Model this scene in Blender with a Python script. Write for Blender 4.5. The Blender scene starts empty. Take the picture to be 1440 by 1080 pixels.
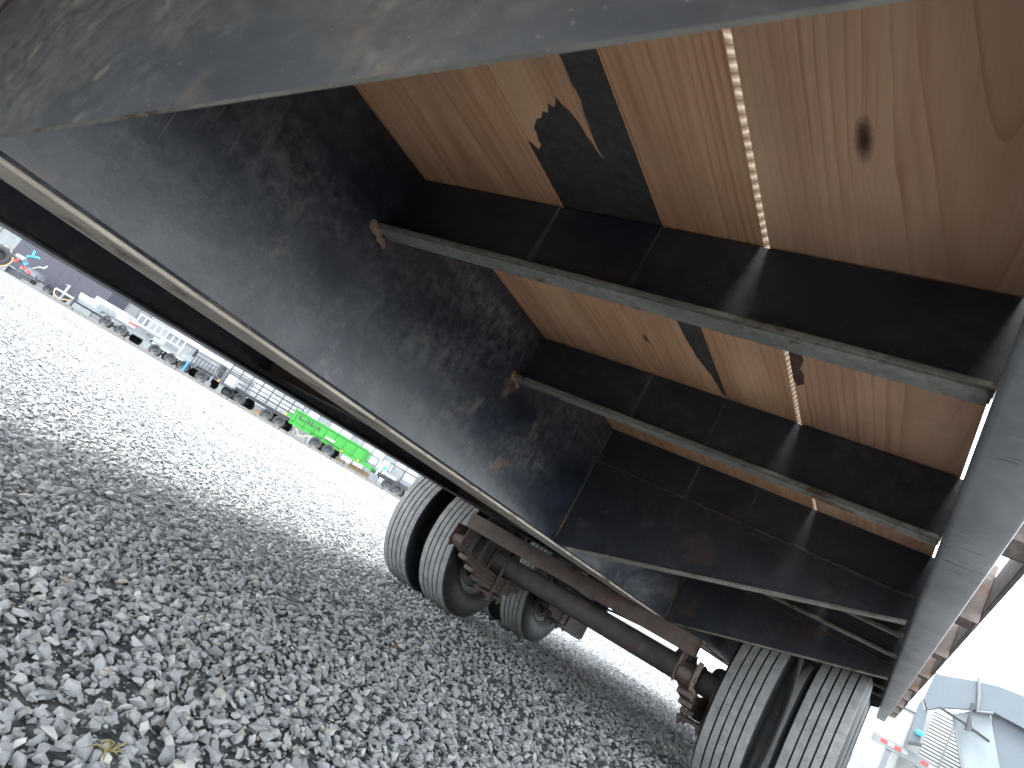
import bpy, bmesh, math, random
import numpy as np
from mathutils import Vector, Matrix

scene = bpy.context.scene
C = scene.collection
random.seed(7)
rng = np.random.default_rng(11)

# ------------------------------------------------------------------ camera
U = 0.475                     # metres per surveyed unit; heights are surveyed from the lens
CAMH = 0.98 * U
YAW, PITCH, ROLL, FPX = 0.611414, 0.212762, 0.524588, 957.83
fwd = Vector((-math.sin(YAW) * math.cos(PITCH), math.cos(YAW) * math.cos(PITCH), math.sin(PITCH)))
r0 = Vector((math.cos(YAW), math.sin(YAW), 0))
u0 = r0.cross(fwd)
right = r0 * math.cos(ROLL) + u0 * math.sin(ROLL)
up = -r0 * math.sin(ROLL) + u0 * math.cos(ROLL)
cam_d = bpy.data.cameras.new('camera')
cam = bpy.data.objects.new('camera', cam_d)
C.objects.link(cam)
M = Matrix((right, up, -fwd)).transposed().to_4x4()
M.translation = Vector((0, 0, CAMH))
cam.matrix_world = M
cam_d.sensor_width = 36.0
cam_d.lens = FPX / 1440 * 36
cam_d.clip_start = 0.02
cam_d.clip_end = 600
cam_d.dof.use_dof = True
cam_d.dof.focus_distance = 1.3
cam_d.dof.aperture_fstop = 14.0
scene.camera = cam

# ------------------------------------------------------------------ sky, sun, exposure
SUN_EL, SUN_AZ = math.radians(60), math.radians(184)      # azimuth the light comes from, clockwise from +Y
world = bpy.data.worlds.new('World')
scene.world = world
world.use_nodes = True
wn, wl = world.node_tree.nodes, world.node_tree.links
wn.clear()
sky = wn.new('ShaderNodeTexSky')
sky.sky_type = 'NISHITA'
sky.sun_disc = False
sky.sun_elevation = SUN_EL
sky.sun_rotation = SUN_AZ
sky.air_density = 1.0
sky.dust_density = 2.0
tc = wn.new('ShaderNodeTexCoord')
mp = wn.new('ShaderNodeMapping')
mp.inputs['Scale'].default_value = (1.0, 1.0, 2.2)
nz = wn.new('ShaderNodeTexNoise')
nz.inputs['Scale'].default_value = 2.6
nz.inputs['Detail'].default_value = 6
nz.inputs['Roughness'].default_value = 0.55
cr = wn.new('ShaderNodeValToRGB')
cr.color_ramp.elements[0].position = 0.25
cr.color_ramp.elements[0].color = (6.6, 7.4, 8.0, 1)
cr.color_ramp.elements[1].position = 0.7
cr.color_ramp.elements[1].color = (9.6, 10.0, 10.2, 1)
mx = wn.new('ShaderNodeMix')
mx.data_type = 'RGBA'
mx.inputs['Factor'].default_value = 0.86
bg = wn.new('ShaderNodeBackground')
bg.inputs['Strength'].default_value = 0.1
wo = wn.new('ShaderNodeOutputWorld')
wl.new(tc.outputs['Generated'], mp.inputs['Vector'])
wl.new(mp.outputs['Vector'], nz.inputs['Vector'])
wl.new(nz.outputs['Fac'], cr.inputs['Fac'])
wl.new(sky.outputs['Color'], mx.inputs['A'])
wl.new(cr.outputs['Color'], mx.inputs['B'])
wl.new(mx.outputs['Result'], bg.inputs['Color'])
wl.new(bg.outputs['Background'], wo.inputs['Surface'])

sun_d = bpy.data.lights.new('sun', 'SUN')
sun_d.energy = 0.9
sun_d.angle = math.radians(26)
sun_d.color = (1.0, 0.96, 0.9)
sun = bpy.data.objects.new('sun', sun_d)
C.objects.link(sun)
sdir = Vector((math.sin(SUN_AZ) * math.cos(SUN_EL), math.cos(SUN_AZ) * math.cos(SUN_EL), math.sin(SUN_EL)))
sun.rotation_euler = sdir.to_track_quat('Z', 'Y').to_euler()
sun.location = (0, -4, 9)

vs = scene.view_settings
vs.view_transform = 'Standard'
vs.look = 'None'
vs.exposure = 2.92
vs.gamma = 1.0
vs.use_curve_mapping = False
scene.render.engine = 'CYCLES'
cy = scene.cycles
cy.use_denoising = True
try:
    cy.denoiser = 'OPENIMAGEDENOISE'
except Exception:
    pass
cy.max_bounces = 6
cy.diffuse_bounces = 4
cy.glossy_bounces = 2
cy.transmission_bounces = 2
cy.sample_clamp_indirect = 6.0
cy.caustics_reflective = False
cy.caustics_refractive = False

# ------------------------------------------------------------------ materials
class NT:
    """tiny node-tree writer"""
    def __init__(s, name):
        s.m = bpy.data.materials.new(name)
        s.m.use_nodes = True
        s.t = s.m.node_tree
        s.bsdf = s.t.nodes['Principled BSDF']
        s.tc = s.t.nodes.new('ShaderNodeTexCoord')
        s.oi = s.t.nodes.new('ShaderNodeObjectInfo')
    def n(s, typ, **kw):
        nd = s.t.nodes.new(typ)
        for k, v in kw.items():
            setattr(nd, k, v)
        return nd
    def link(s, a, b):
        s.t.links.new(a, b)
    def put(s, sock, v):
        if isinstance(v, bpy.types.NodeSocket):
            s.link(v, sock)
        elif v is not None:
            sock.default_value = v
    def math(s, op, a, b=0.0, c=None, clamp=False):
        nd = s.n('ShaderNodeMath', operation=op, use_clamp=clamp)
        s.put(nd.inputs[0], a); s.put(nd.inputs[1], b)
        if c is not None: s.put(nd.inputs[2], c)
        return nd.outputs[0]
    def coords(s, scale=(1, 1, 1), rand=True, rot=(0, 0, 0)):
        mp = s.n('ShaderNodeMapping')
        s.link(s.tc.outputs['Object'], mp.inputs['Vector'])
        mp.inputs['Scale'].default_value = scale
        mp.inputs['Rotation'].default_value = rot
        if rand:
            cx = s.n('ShaderNodeCombineXYZ')
            r = s.math('MULTIPLY', s.oi.outputs['Random'], 37.0)
            s.link(r, cx.inputs[0]); s.link(s.math('MULTIPLY', r, 1.7), cx.inputs[1]); s.link(s.math('MULTIPLY', r, 0.6), cx.inputs[2])
            s.link(cx.outputs[0], mp.inputs['Location'])
        return mp.outputs[0]
    def noise(s, vec, scale, detail=5, rough=0.55, dist=0.0):
        nd = s.n('ShaderNodeTexNoise')
        s.put(nd.inputs['Vector'], vec)
        nd.inputs['Scale'].default_value = scale
        nd.inputs['Detail'].default_value = detail
        nd.inputs['Roughness'].default_value = rough
        nd.inputs['Distortion'].default_value = dist
        return nd.outputs['Fac']
    def ramp(s, fac, stops, interp='LINEAR'):
        nd = s.n('ShaderNodeValToRGB')
        s.put(nd.inputs[0], fac)
        e = nd.color_ramp.elements
        nd.color_ramp.interpolation = interp
        while len(e) < len(stops): e.new(0.5)
        for el, (p, c) in zip(e, stops):
            el.position = p
            el.color = (c, c, c, 1) if isinstance(c, (int, float)) else (*c, 1)
        return nd.outputs[0]
    def mix(s, fac, a, b, blend='MIX'):
        nd = s.n('ShaderNodeMix', data_type='RGBA', blend_type=blend)
        s.put(nd.inputs['Factor'], fac)
        for k, v in (('A', a), ('B', b)):
            if isinstance(v, tuple): v = (*v, 1) if len(v) == 3 else v
            s.put(nd.inputs[k], v)
        return nd.outputs['Result']
    def bump(s, h, strength=0.3, dist=0.003):
        nd = s.n('ShaderNodeBump')
        s.link(h, nd.inputs['Height'])
        nd.inputs['Strength'].default_value = strength
        nd.inputs['Distance'].default_value = dist
        s.link(nd.outputs[0], s.bsdf.inputs['Normal'])
    def done(s, col, rough=0.6, metal=0.0, spec=None):
        s.put(s.bsdf.inputs['Base Color'], col if not isinstance(col, tuple) else (*col[:3], 1))
        s.put(s.bsdf.inputs['Roughness'], rough)
        s.bsdf.inputs['Metallic'].default_value = metal
        if spec is not None: s.bsdf.inputs['Specular IOR Level'].default_value = spec
        return s.m

def painted_steel(name, base, dust, amount=0.5, rust=(0.16, 0.075, 0.035), rust_amt=0.12, rough=(0.42, 0.68), scale=1.0, streak=(1, 1, 1)):
    t = NT(name)
    v = t.coords()
    vs_ = t.coords(scale=streak)
    big = t.noise(vs_, 3.2 * scale, 6, 0.6, 0.7)
    fine = t.noise(v, 46 * scale, 6, 0.7, 0.4)
    speck = t.noise(v, 190 * scale, 2, 0.5)
    m1 = t.ramp(big, [(0.40, 0.0), (0.52, 0.35), (0.68, 1.0)])
    m2 = t.ramp(fine, [(0.38, 0.15), (0.66, 1.0)])
    mask = t.math('MULTIPLY', t.math('MULTIPLY', m1, m2), amount, clamp=True)
    lo = t.mix(t.ramp(t.noise(v, 9 * scale, 4), [(0.3, 0.0), (0.7, 1.0)]), base, tuple(b * 1.7 + 0.004 for b in base))
    c = t.mix(mask, lo, dust)
    rm = t.math('MULTIPLY', t.ramp(t.noise(v, 6.5 * scale, 7, 0.68, 0.3), [(0.56, 0.0), (0.66, 1.0)]), rust_amt * 5, clamp=True)
    c = t.mix(rm, c, rust)
    chips = t.ramp(speck, [(0.71, 0.0), (0.75, 0.5)])
    scr = t.math('MULTIPLY', t.ramp(t.noise(t.coords((3, 40, 3), rot=(0.3, 0.5, 0.7)), 6 * scale, 2, 0.4), [(0.66, 0.0), (0.70, 0.25)]), t.ramp(t.noise(v, 2.5, 2), [(0.52, 0.0), (0.62, 1.0)]))
    c = t.mix(scr, c, tuple(min(1, d * 1.4) for d in dust))
    c = t.mix(chips, c, tuple(min(1, d * 1.6) for d in dust))
    r = t.math('ADD', t.math('MULTIPLY', t.noise(v, 14 * scale, 5), rough[1] - rough[0]), rough[0])
    r = t.math('ADD', r, t.math('MULTIPLY', mask, 0.2))
    t.bump(t.math('ADD', fine, t.math('MULTIPLY', speck, 0.3)), 0.25, 0.0015)
    return t.done(c, r)

M_BLACK = painted_steel('black_frame_paint', (0.0125, 0.017, 0.026), (0.108, 0.107, 0.112), 0.8, rust=(0.10, 0.07, 0.055), rust_amt=0.05, rough=(0.34, 0.58))
M_BEAM = painted_steel('black_beam_paint', (0.0105, 0.0155, 0.0255), (0.19, 0.19, 0.195), 0.95, rust=(0.25, 0.175, 0.13), rust_amt=0.12, rough=(0.22, 0.42), scale=0.9, streak=(1, 0.5, 1.6))
M_OUTR = painted_steel('black_outrigger_paint', (0.0135, 0.017, 0.024), (0.115, 0.108, 0.105), 0.55, rust_amt=0.06, scale=1.2)
M_OUTR0 = painted_steel('dust_clouded_outrigger_paint', (0.011, 0.013, 0.0155), (0.16, 0.138, 0.108), 0.95, rust=(0.10, 0.065, 0.04), rust_amt=0.1, rough=(0.4, 0.65), scale=1.5, streak=(0.6, 1, 1))
M_FLANGE = painted_steel('dusty_groundlit_flange', (0.40, 0.35, 0.29), (0.62, 0.57, 0.49), 0.9, rust=(0.11, 0.075, 0.05), rust_amt=0.2, rough=(0.7, 0.9), streak=(1, 0.2, 1))  # dusty, and paler still: light off the ground is put into the colour
M_LIP = painted_steel('dusty_groundlit_lip', (0.15, 0.148, 0.13), (0.5, 0.485, 0.42), 1.0, rust=(0.13, 0.085, 0.05), rust_amt=0.3, rough=(0.7, 0.9), scale=2.2, streak=(0.4, 1, 1))  # dust and rust blotches; pale base carries ground light on the downward faces
M_BROWN = painted_steel('brown_rusted_steel', (0.085, 0.062, 0.053), (0.17, 0.14, 0.125), 0.6, rust=(0.11, 0.055, 0.035), rust_amt=0.2, rough=(0.7, 0.9), scale=1.6)
M_AXLE = painted_steel('dusty_axle_steel', (0.06, 0.055, 0.055), (0.15, 0.14, 0.135), 0.7, rust_amt=0.1, rough=(0.6, 0.85), scale=2)
M_POCKET = painted_steel('rusted_pocket_steel', (0.10, 0.085, 0.082), (0.26, 0.23, 0.21), 0.6, rust=(0.15, 0.065, 0.035), rust_amt=0.22, rough=(0.6, 0.85), scale=3)
M_WELD = painted_steel('weld_bead', (0.04, 0.035, 0.032), (0.15, 0.13, 0.11), 0.8, rust_amt=0.2, rough=(0.7, 0.9), scale=3)
M_ENDWELD = painted_steel('rusty_weld', (0.19, 0.125, 0.08), (0.34, 0.26, 0.19), 0.8, rust_amt=0.2, rough=(0.7, 0.9), scale=4)
M_RIM = painted_steel('dusty_wheel_steel', (0.10, 0.10, 0.10), (0.3, 0.28, 0.26), 0.6, rust_amt=0.08, rough=(0.5, 0.8), scale=3)

def side_rail_mat():
    t = NT('black_side_rail_paint')
    v = t.coords(rand=False)
    big = t.noise(t.coords((1, 0.5, 1)), 7, 5, 0.55, 0.4)
    c = t.mix(t.ramp(big, [(0.35, 0.0), (0.75, 1.0)]), (0.19, 0.20, 0.215), (0.42, 0.425, 0.42))
    dusty = t.ramp(t.noise(v, 30, 6, 0.7), [(0.45, 0.0), (0.8, 0.6)])
    c = t.mix(dusty, c, (0.42, 0.42, 0.405))
    # short bright chips and dark nicks lying across the rail
    sx = t.noise(t.coords((7, 55, 7), rand=False), 3.0, 2, 0.45)
    gate = t.ramp(t.noise(v, 7, 3), [(0.47, 0.0), (0.55, 1.0)])
    nick = t.math('MULTIPLY', t.ramp(sx, [(0.63, 0.0), (0.655, 1.0)]), gate)
    chip = t.math('MULTIPLY', t.ramp(sx, [(0.335, 1.0), (0.36, 0.0)]), gate)
    c = t.mix(nick, c, (0.012, 0.012, 0.014))
    c = t.mix(chip, c, (0.42, 0.42, 0.40))
    t.bump(t.math('ADD', t.math('MULTIPLY', nick, -1.0), t.math('MULTIPLY', big, 0.4)), 0.5, 0.002)
    return t.done(c, t.math('ADD', 0.42, t.math('MULTIPLY', dusty, 0.35)))
M_RAIL = side_rail_mat()

def wood(name, tint=(1, 1, 1), knots=()):
    t = NT(name)
    v = t.coords()
    sep = t.n('ShaderNodeSeparateXYZ'); t.link(t.tc.outputs['Object'], sep.inputs[0])
    x, y = sep.outputs[0], sep.outputs[1]
    rnd = t.oi.outputs['Random']
    n1 = t.noise(t.coords((1, 0.28, 1)), 5.0, 3, 0.5)
    n2 = t.noise(t.coords((1, 0.16, 1)), 2.2, 2, 0.5)
    a = t.math('ADD', t.math('ADD', x, t.math('MULTIPLY', t.math('SUBTRACT', n1, 0.5), 0.032)), t.math('MULTIPLY', t.math('SUBTRACT', rnd, 0.5), 0.20))
    b = t.math('ADD', t.math('MULTIPLY', t.math('SINE', t.math('ADD', t.math('MULTIPLY', y, 0.55), t.math('MULTIPLY', rnd, 30.0))), 0.07), t.math('MULTIPLY', n2, 0.12))
    dark_k = None
    for (kx, ky, kr) in knots:
        dx = t.math('SUBTRACT', x, kx); dy = t.math('MULTIPLY', t.math('SUBTRACT', y, ky), 0.30)
        d = t.math('SQRT', t.math('ADD', t.math('MULTIPLY', dx, dx), t.math('MULTIPLY', dy, dy)))
        d = t.math('ADD', d, t.math('MULTIPLY', t.math('SUBTRACT', t.noise(v, 60, 3), 0.5), kr * 0.7))
        infl = t.math('POWER', 2.718, t.math('MULTIPLY', d, -1.0 / (kr * 2.6)))
        a = t.math('ADD', a, t.math('MULTIPLY', infl, kr * 1.5))
        core = t.ramp(t.math('DIVIDE', d, kr * 1.6, clamp=True), [(0.12, 1.0), (0.4, 0.75), (0.75, 0.0)])
        dark_k = core if dark_k is None else t.math('MAXIMUM', dark_k, core)
    rr = t.math('SQRT', t.math('ADD', t.math('MULTIPLY', a, a), t.math('MULTIPLY', b, b)))
    cv = t.n('ShaderNodeCombineXYZ')
    t.link(t.math('MULTIPLY', rr, 1.0), cv.inputs[0]); t.link(t.math('MULTIPLY', y, 0.012), cv.inputs[1]); t.link(t.math('MULTIPLY', rnd, 19.0), cv.inputs[2])
    bands = t.noise(cv.outputs[0], 95.0, 3, 0.6)
    saw = t.math('FRACT', t.math('ADD', t.math('MULTIPLY', rr, 95.0), t.math('MULTIPLY', bands, 1.4)))
    saw = t.math('POWER', saw, 2.6)
    ring = t.math('ADD', t.math('MULTIPLY', saw, 0.55), t.math('MULTIPLY', t.ramp(bands, [(0.35, 0.0), (0.68, 1.0)]), 0.5), clamp=True)
    broad = t.noise(t.coords((1, 0.1, 1)), 14, 3, 0.5)
    fib = t.noise(t.coords((1, 0.03, 1)), 240, 4, 0.6)
    col = t.ramp(ring, [(0.0, (0.76, 0.545, 0.375)), (0.45, (0.68, 0.455, 0.30)), (1.0, (0.43, 0.235, 0.135))])
    col = t.mix(t.ramp(broad, [(0.42, 0.0), (0.66, 0.6)]), col, (0.52, 0.325, 0.205))
    col = t.mix(t.ramp(fib, [(0.5, 0.0), (0.75, 0.4)]), col, (0.45, 0.285, 0.18))
    col = t.mix(t.ramp(t.noise(t.coords((1, 0.12, 1)), 9, 3, 0.5, 0.4), [(0.5, 0.0), (0.64, 0.7)]), col, (0.82, 0.61, 0.41))
    blot = t.noise(v, 5, 5, 0.6)
    col = t.mix(t.ramp(blot, [(0.5, 0.0), (0.75, 0.7)]), col, (0.50, 0.365, 0.27))
    if dark_k is not None:
        col = t.mix(dark_k, col, (0.085, 0.035, 0.02))
    col = t.mix(1.0, col, tint, 'MULTIPLY')
    t.bump(t.math('ADD', t.math('MULTIPLY', ring, 0.5), fib), 0.22, 0.0012)
    return t.done(col, 0.72, spec=0.3)
def sawn_edge():
    t = NT('sawn_board_edge')
    v = t.coords((1, 1, 1), rot=(0.75, 0, 0))
    w = t.n('ShaderNodeTexWave'); t.link(v, w.inputs['Vector']); w.bands_direction = 'Y'
    w.inputs['Scale'].default_value = 26; w.inputs['Distortion'].default_value = 1.5; w.inputs['Detail'].default_value = 2
    c = t.mix(t.ramp(w.outputs['Fac'], [(0.25, 0.0), (0.6, 1.0)]), (0.46, 0.36, 0.27), (0.82, 0.75, 0.65))
    t.bump(w.outputs['Fac'], 0.8, 0.002)
    return t.done(c, 0.8, spec=0.3)
M_SAWN = sawn_edge()
M_WOOD = wood('pine_board', (1.15, 0.95, 0.82))
M_WOOD_K1 = wood('pine_board_small_knot', (1.16, 0.97, 0.83), knots=((0.0, 0.0, 0.005),))
M_WOOD_K2 = wood('shade_greyed_pine_board', (1.12, 0.97, 0.92), knots=((0.0, 0.0, 0.0085),))  # greyer tint puts the dimmer light on this board into its colour

def flat_paint(name, col, rough=0.6, var=0.25, scale=12, bump=0.1, metal=0.0):
    t = NT(name)
    v = t.coords()
    n = t.noise(v, scale, 5, 0.6)
    c = t.mix(t.ramp(n, [(0.3, 0.0), (0.75, 1.0)]), tuple(x * (1 - var) for x in col), tuple(min(0.95, x * (1 + var)) for x in col))
    t.bump(n, bump, 0.002)
    return t.done(c, rough, metal)
M_STAIN = flat_paint('black_overspray', (0.07, 0.062, 0.058), 0.75, 0.4, 60)
M_STAIN2 = flat_paint('brown_stain', (0.12, 0.065, 0.045), 0.8, 0.4, 60)

def tyre_mat(name, R):
    t = NT(name)
    sep = t.n('ShaderNodeSeparateXYZ'); t.link(t.tc.outputs['Object'], sep.inputs[0])
    rad = t.math('SQRT', t.math('ADD', t.math('POWER', sep.outputs[1], 2.0), t.math('POWER', sep.outputs[2], 2.0)))
    v = t.coords()
    n = t.noise(v, 22, 6, 0.7)
    fine = t.noise(v, 140, 4, 0.7)
    worn = t.ramp(t.math('DIVIDE', t.math('SUBTRACT', rad, R - 0.016), 0.016, clamp=True), [(0.0, 0.0), (0.55, 0.15), (0.8, 1.0)])
    tread = t.mix(t.ramp(n, [(0.3, 0.0), (0.7, 1.0)]), (0.19, 0.195, 0.20), (0.34, 0.34, 0.335))
    tread = t.mix(t.ramp(fine, [(0.58, 0.0), (0.68, 0.7)]), tread, (0.055, 0.055, 0.058))
    side = t.mix(t.ramp(n, [(0.45, 0.0), (0.8, 1.0)]), (0.008, 0.008, 0.009), (0.03, 0.029, 0.028))
    c = t.mix(worn, side, tread)
    t.bump(t.math('ADD', n, fine), 0.35, 0.002)
    return t.done(c, t.math('ADD', 0.6, t.math('MULTIPLY', worn, 0.3)), spec=0.35)
TR = 0.819 * U
M_TYRE = tyre_mat('worn_tyre_rubber', TR)

def stone_mat():
    t = NT('crushed_stone')
    rnd = t.oi.outputs['Random']
    c = t.ramp(rnd, [(0.0, (0.19, 0.195, 0.20)), (0.18, (0.25, 0.256, 0.264)), (0.42, (0.32, 0.324, 0.33)), (0.62, (0.27, 0.277, 0.287)),
                     (0.80, (0.40, 0.402, 0.403)), (0.90, (0.32, 0.325, 0.32)), (0.955, (0.40, 0.37, 0.32)), (0.965, (0.32, 0.27, 0.225)),
                     (0.972, (0.28, 0.29, 0.285)), (0.985, (0.55, 0.53, 0.50)), (1.0, (0.32, 0.33, 0.34))])
    v = t.coords()
    n = t.noise(v, 60, 5, 0.65)
    f = t.noise(v, 380, 3, 0.6)
    c = t.mix(t.ramp(n, [(0.3, 0.5), (0.6, 0.0)]), c, (0.13, 0.133, 0.138))
    c = t.mix(t.ramp(f, [(0.55, 0.0), (0.75, 0.4)]), c, (0.38, 0.38, 0.37))
    c = t.mix(1.0, c, (0.97, 0.965, 0.96), 'MULTIPLY')
    t.bump(t.math('ADD', n, f), 0.4, 0.0015)
    return t.done(c, 0.78, spec=0.35)
M_STONE = stone_mat()

def ground_mat():
    t = NT('gravel_yard')
    v = t.coords(rand=False)
    vo = t.n('ShaderNodeTexVoronoi'); t.link(v, vo.inputs['Vector']); vo.inputs['Scale'].default_value = 34
    c1 = t.ramp(vo.outputs['Color'], [(0.1, (0.07, 0.072, 0.075)), (0.5, (0.115, 0.117, 0.12)), (0.9, (0.17, 0.17, 0.17))])  # tones kept low: self-shadow between stones, missing on the flat sheet, is painted in
    edge = t.ramp(vo.outputs['Distance'], [(0.25, 0.0), (0.62, 1.0)])
    c1 = t.mix(edge, c1, (0.045, 0.047, 0.05))
    big = t.noise(v, 0.45, 5, 0.6)
    c1 = t.mix(t.ramp(big, [(0.3, 0.0), (0.75, 0.45)]), c1, (0.14, 0.14, 0.138))
    t.bump(t.math('SUBTRACT', 1.0, vo.outputs['Distance']), 0.9, 0.02)
    return t.done(c1, 0.85, spec=0.3)
M_GROUND = ground_mat()

# ------------------------------------------------------------------ mesh helpers
class MB:
    def __init__(s):
        s.v, s.f = [], []
    def add(s, vs, fs):
        k = len(s.v)
        s.v += [tuple(p) for p in vs]
        s.f += [tuple(i + k for i in f) for f in fs]
        return s
    def box(s, x0, x1, y0, y1, z0, z1):
        return s.add([(x0, y0, z0), (x1, y0, z0), (x1, y1, z0), (x0, y1, z0), (x0, y0, z1), (x1, y0, z1), (x1, y1, z1), (x0, y1, z1)],
                     [(0, 3, 2, 1), (4, 5, 6, 7), (0, 1, 5, 4), (1, 2, 6, 5), (2, 3, 7, 6), (3, 0, 4, 7)])
    def prism(s, poly, a, b, axis):
        """extrude a 2D polygon along an axis: 'x' poly=(y,z), 'y' poly=(x,z), 'z' poly=(x,y)"""
        n = len(poly)
        def P(p, d):
            return (d, p[0], p[1]) if axis == 'x' else (p[0], d, p[1]) if axis == 'y' else (p[0], p[1], d)
        vs = [P(p, a) for p in poly] + [P(p, b) for p in poly]
        return s.add(vs, [tuple(range(n)), tuple(range(2 * n - 1, n - 1, -1))] + [(i, i + n, (i + 1) % n + n, (i + 1) % n) for i in range(n)])
    def tube(s, pts, r, seg=10, cap=True):
        pts = [Vector(p) for p in pts]
        rs = r if isinstance(r, (list, tuple)) else [r] * len(pts)
        vs, fs = [], []
        prev = None
        for i, p in enumerate(pts):
            d = (pts[min(i + 1, len(pts) - 1)] - pts[max(i - 1, 0)]).normalized()
            a = d.orthogonal().normalized() if prev is None else (prev - d * prev.dot(d)).normalized()
            prev = a
            b = d.cross(a)
            for k in range(seg):
                t = 2 * math.pi * k / seg
                vs.append(p + (a * math.cos(t) + b * math.sin(t)) * rs[i])
        for i in range(len(pts) - 1):
            for k in range(seg):
                fs.append((i * seg + k, i * seg + (k + 1) % seg, (i + 1) * seg + (k + 1) % seg, (i + 1) * seg + k))
        if cap:
            fs.append(tuple(range(seg - 1, -1, -1)))
            fs.append(tuple(range((len(pts) - 1) * seg, len(pts) * seg)))
        return s.add(vs, fs)
    def lathe(s, prof, seg=48, axis='x', close=False, c=(0, 0, 0)):
        """prof = list of (axial, radius)"""
        vs, fs = [], []
        for (a, r) in prof:
            for k in range(seg):
                t = 2 * math.pi * k / seg
                p = (a, r * math.cos(t), r * math.sin(t)) if axis == 'x' else (r * math.cos(t), a, r * math.sin(t)) if axis == 'y' else (r * math.cos(t), r * math.sin(t), a)
                vs.append((p[0] + c[0], p[1] + c[1], p[2] + c[2]))
        n = len(prof)
        for i in range(n if close else n - 1):
            j = (i + 1) % n
            for k in range(seg):
                fs.append((i * seg + k, j * seg + k, j * seg + (k + 1) % seg, i * seg + (k + 1) % seg))
        return s.add(vs, fs)
    def build(s, name, mat, parent=None, origin=(0, 0, 0), survey=False, smooth=False, bevel=0.0, segs=2):
        """survey=True: coordinates are surveyed units from the lens, else metres in the parent's frame"""
        me = bpy.data.meshes.new(name)
        o3 = Vector(origin)
        vs = [Vector(p) for p in s.v]
        if survey:
            base = parent_world(parent)
            vs = [SV(*p) - base for p in vs]
            o3 = SV(*origin) - base if origin != (0, 0, 0) else Vector((0, 0, 0))
        me.from_pydata([v - o3 for v in vs], [], s.f)
        me.update()
        bm = bmesh.new(); bm.from_mesh(me)
        bmesh.ops.recalc_face_normals(bm, faces=bm.faces)
        if bevel:
            es = [e for e in bm.edges if len(e.link_faces) == 2 and e.calc_face_angle(0) > 0.6]
            bmesh.ops.bevel(bm, geom=es, offset=bevel, segments=segs, affect='EDGES', clamp_overlap=True)
        bm.to_mesh(me); bm.free()
        if smooth:
            me.polygons.foreach_set('use_smooth', [True] * len(me.polygons))
            try:
                me.set_sharp_from_angle(angle=math.radians(38))
            except Exception:
                pass
        me.materials.append(mat)
        o = bpy.data.objects.new(name, me)
        o.location = o3
        C.objects.link(o)
        if parent: o.parent = parent
        return o
def SV(x, y, z): return Vector((x * U, y * U, z * U + CAMH))
def parent_world(p):
    w = Vector((0, 0, 0))
    while p is not None:
        w = w + p.location; p = p.parent
    return w
def empty(name, loc=(0, 0, 0), rz=0.0, parent=None):
    o = bpy.data.objects.new(name, None)
    o.location = loc; o.rotation_euler = (0, 0, rz); o.empty_display_size = 0.2
    C.objects.link(o)
    if parent: o.parent = parent
    return o
def tag(o, label=None, cat=None, group=None, kind=None):
    if label: o['label'] = label
    if cat: o['category'] = cat
    if group: o['group'] = group
    if kind: o['kind'] = kind
    return o
def copy_tree(o, parent=None):
    c = o.copy(); C.objects.link(c); c.parent = parent
    for ch in list(o.children): copy_tree(ch, c)
    return c

# ------------------------------------------------------------------ ground
g = MB()
nx = 40
g.add([(-260 + 520 * i / nx, -200 + 520 * j / nx, 0) for j in range(nx + 1) for i in range(nx + 1)],
      [(j * (nx + 1) + i, j * (nx + 1) + i + 1, (j + 1) * (nx + 1) + i + 1, (j + 1) * (nx + 1) + i) for j in range(nx) for i in range(nx)])
ground = g.build('ground', M_GROUND)
tag(ground, kind='structure')

# ------------------------------------------------------------------ gravel: angular crushed stones
def stone_mesh(k):
    r = np.random.default_rng(100 + k)
    n = 11 + k % 4
    p = r.normal(size=(n, 3)); p /= np.linalg.norm(p, axis=1)[:, None]
    p *= r.uniform(0.72, 1.12, size=(n, 1))
    p *= np.array([1.0, r.uniform(0.55, 0.85), r.uniform(0.38, 0.62)])
    bm = bmesh.new()
    for q in p: bm.verts.new(q * 0.5)
    res = bmesh.ops.convex_hull(bm, input=bm.verts)
    junk = [e for e in res['geom_interior'] if isinstance(e, bmesh.types.BMVert)]
    if junk: bmesh.ops.delete(bm, geom=junk, context='VERTS')
    bmesh.ops.recalc_face_normals(bm, faces=bm.faces)
    me = bpy.data.meshes.new('stone')
    bm.to_mesh(me); bm.free()
    me.materials.append(M_STONE)
    return me
stone_meshes = [stone_mesh(k) for k in range(14)]
def project(P):
    d = P - np.array([0, 0, CAMH])
    z = d @ np.array(fwd)
    return 720 + FPX * (d @ np.array(right)) / np.maximum(z, 1e-3), 540 - FPX * (d @ np.array(up)) / np.maximum(z, 1e-3), z
def scatter(rmin, rmax, dens, lo, hi, lift):
    n = int(dens * 0.5 * (rmax ** 2 - rmin ** 2) * math.radians(140))
    az = np.radians(rng.uniform(-118, 22, n))
    rr = np.sqrt(rng.uniform(rmin ** 2, rmax ** 2, n))
    P = np.c_[rr * np.sin(az), rr * np.cos(az), np.zeros(n)]
    px, py, z = project(P)
    ok = (z > 0.05) & (px > -330) & (px < 1700) & (py < 1080 + 420) & (py > -200)
    P = P[ok]; n = len(P)
    S = np.exp(rng.uniform(np.log(lo), np.log(hi), n))
    P[:, 2] = S * rng.uniform(-0.02, 0.26, n) + rng.uniform(0, lift, n)
    E = np.c_[rng.normal(0, 0.42, n), rng.normal(0, 0.42, n), rng.uniform(0, 6.283, n)]
    return P, S, E
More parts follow.
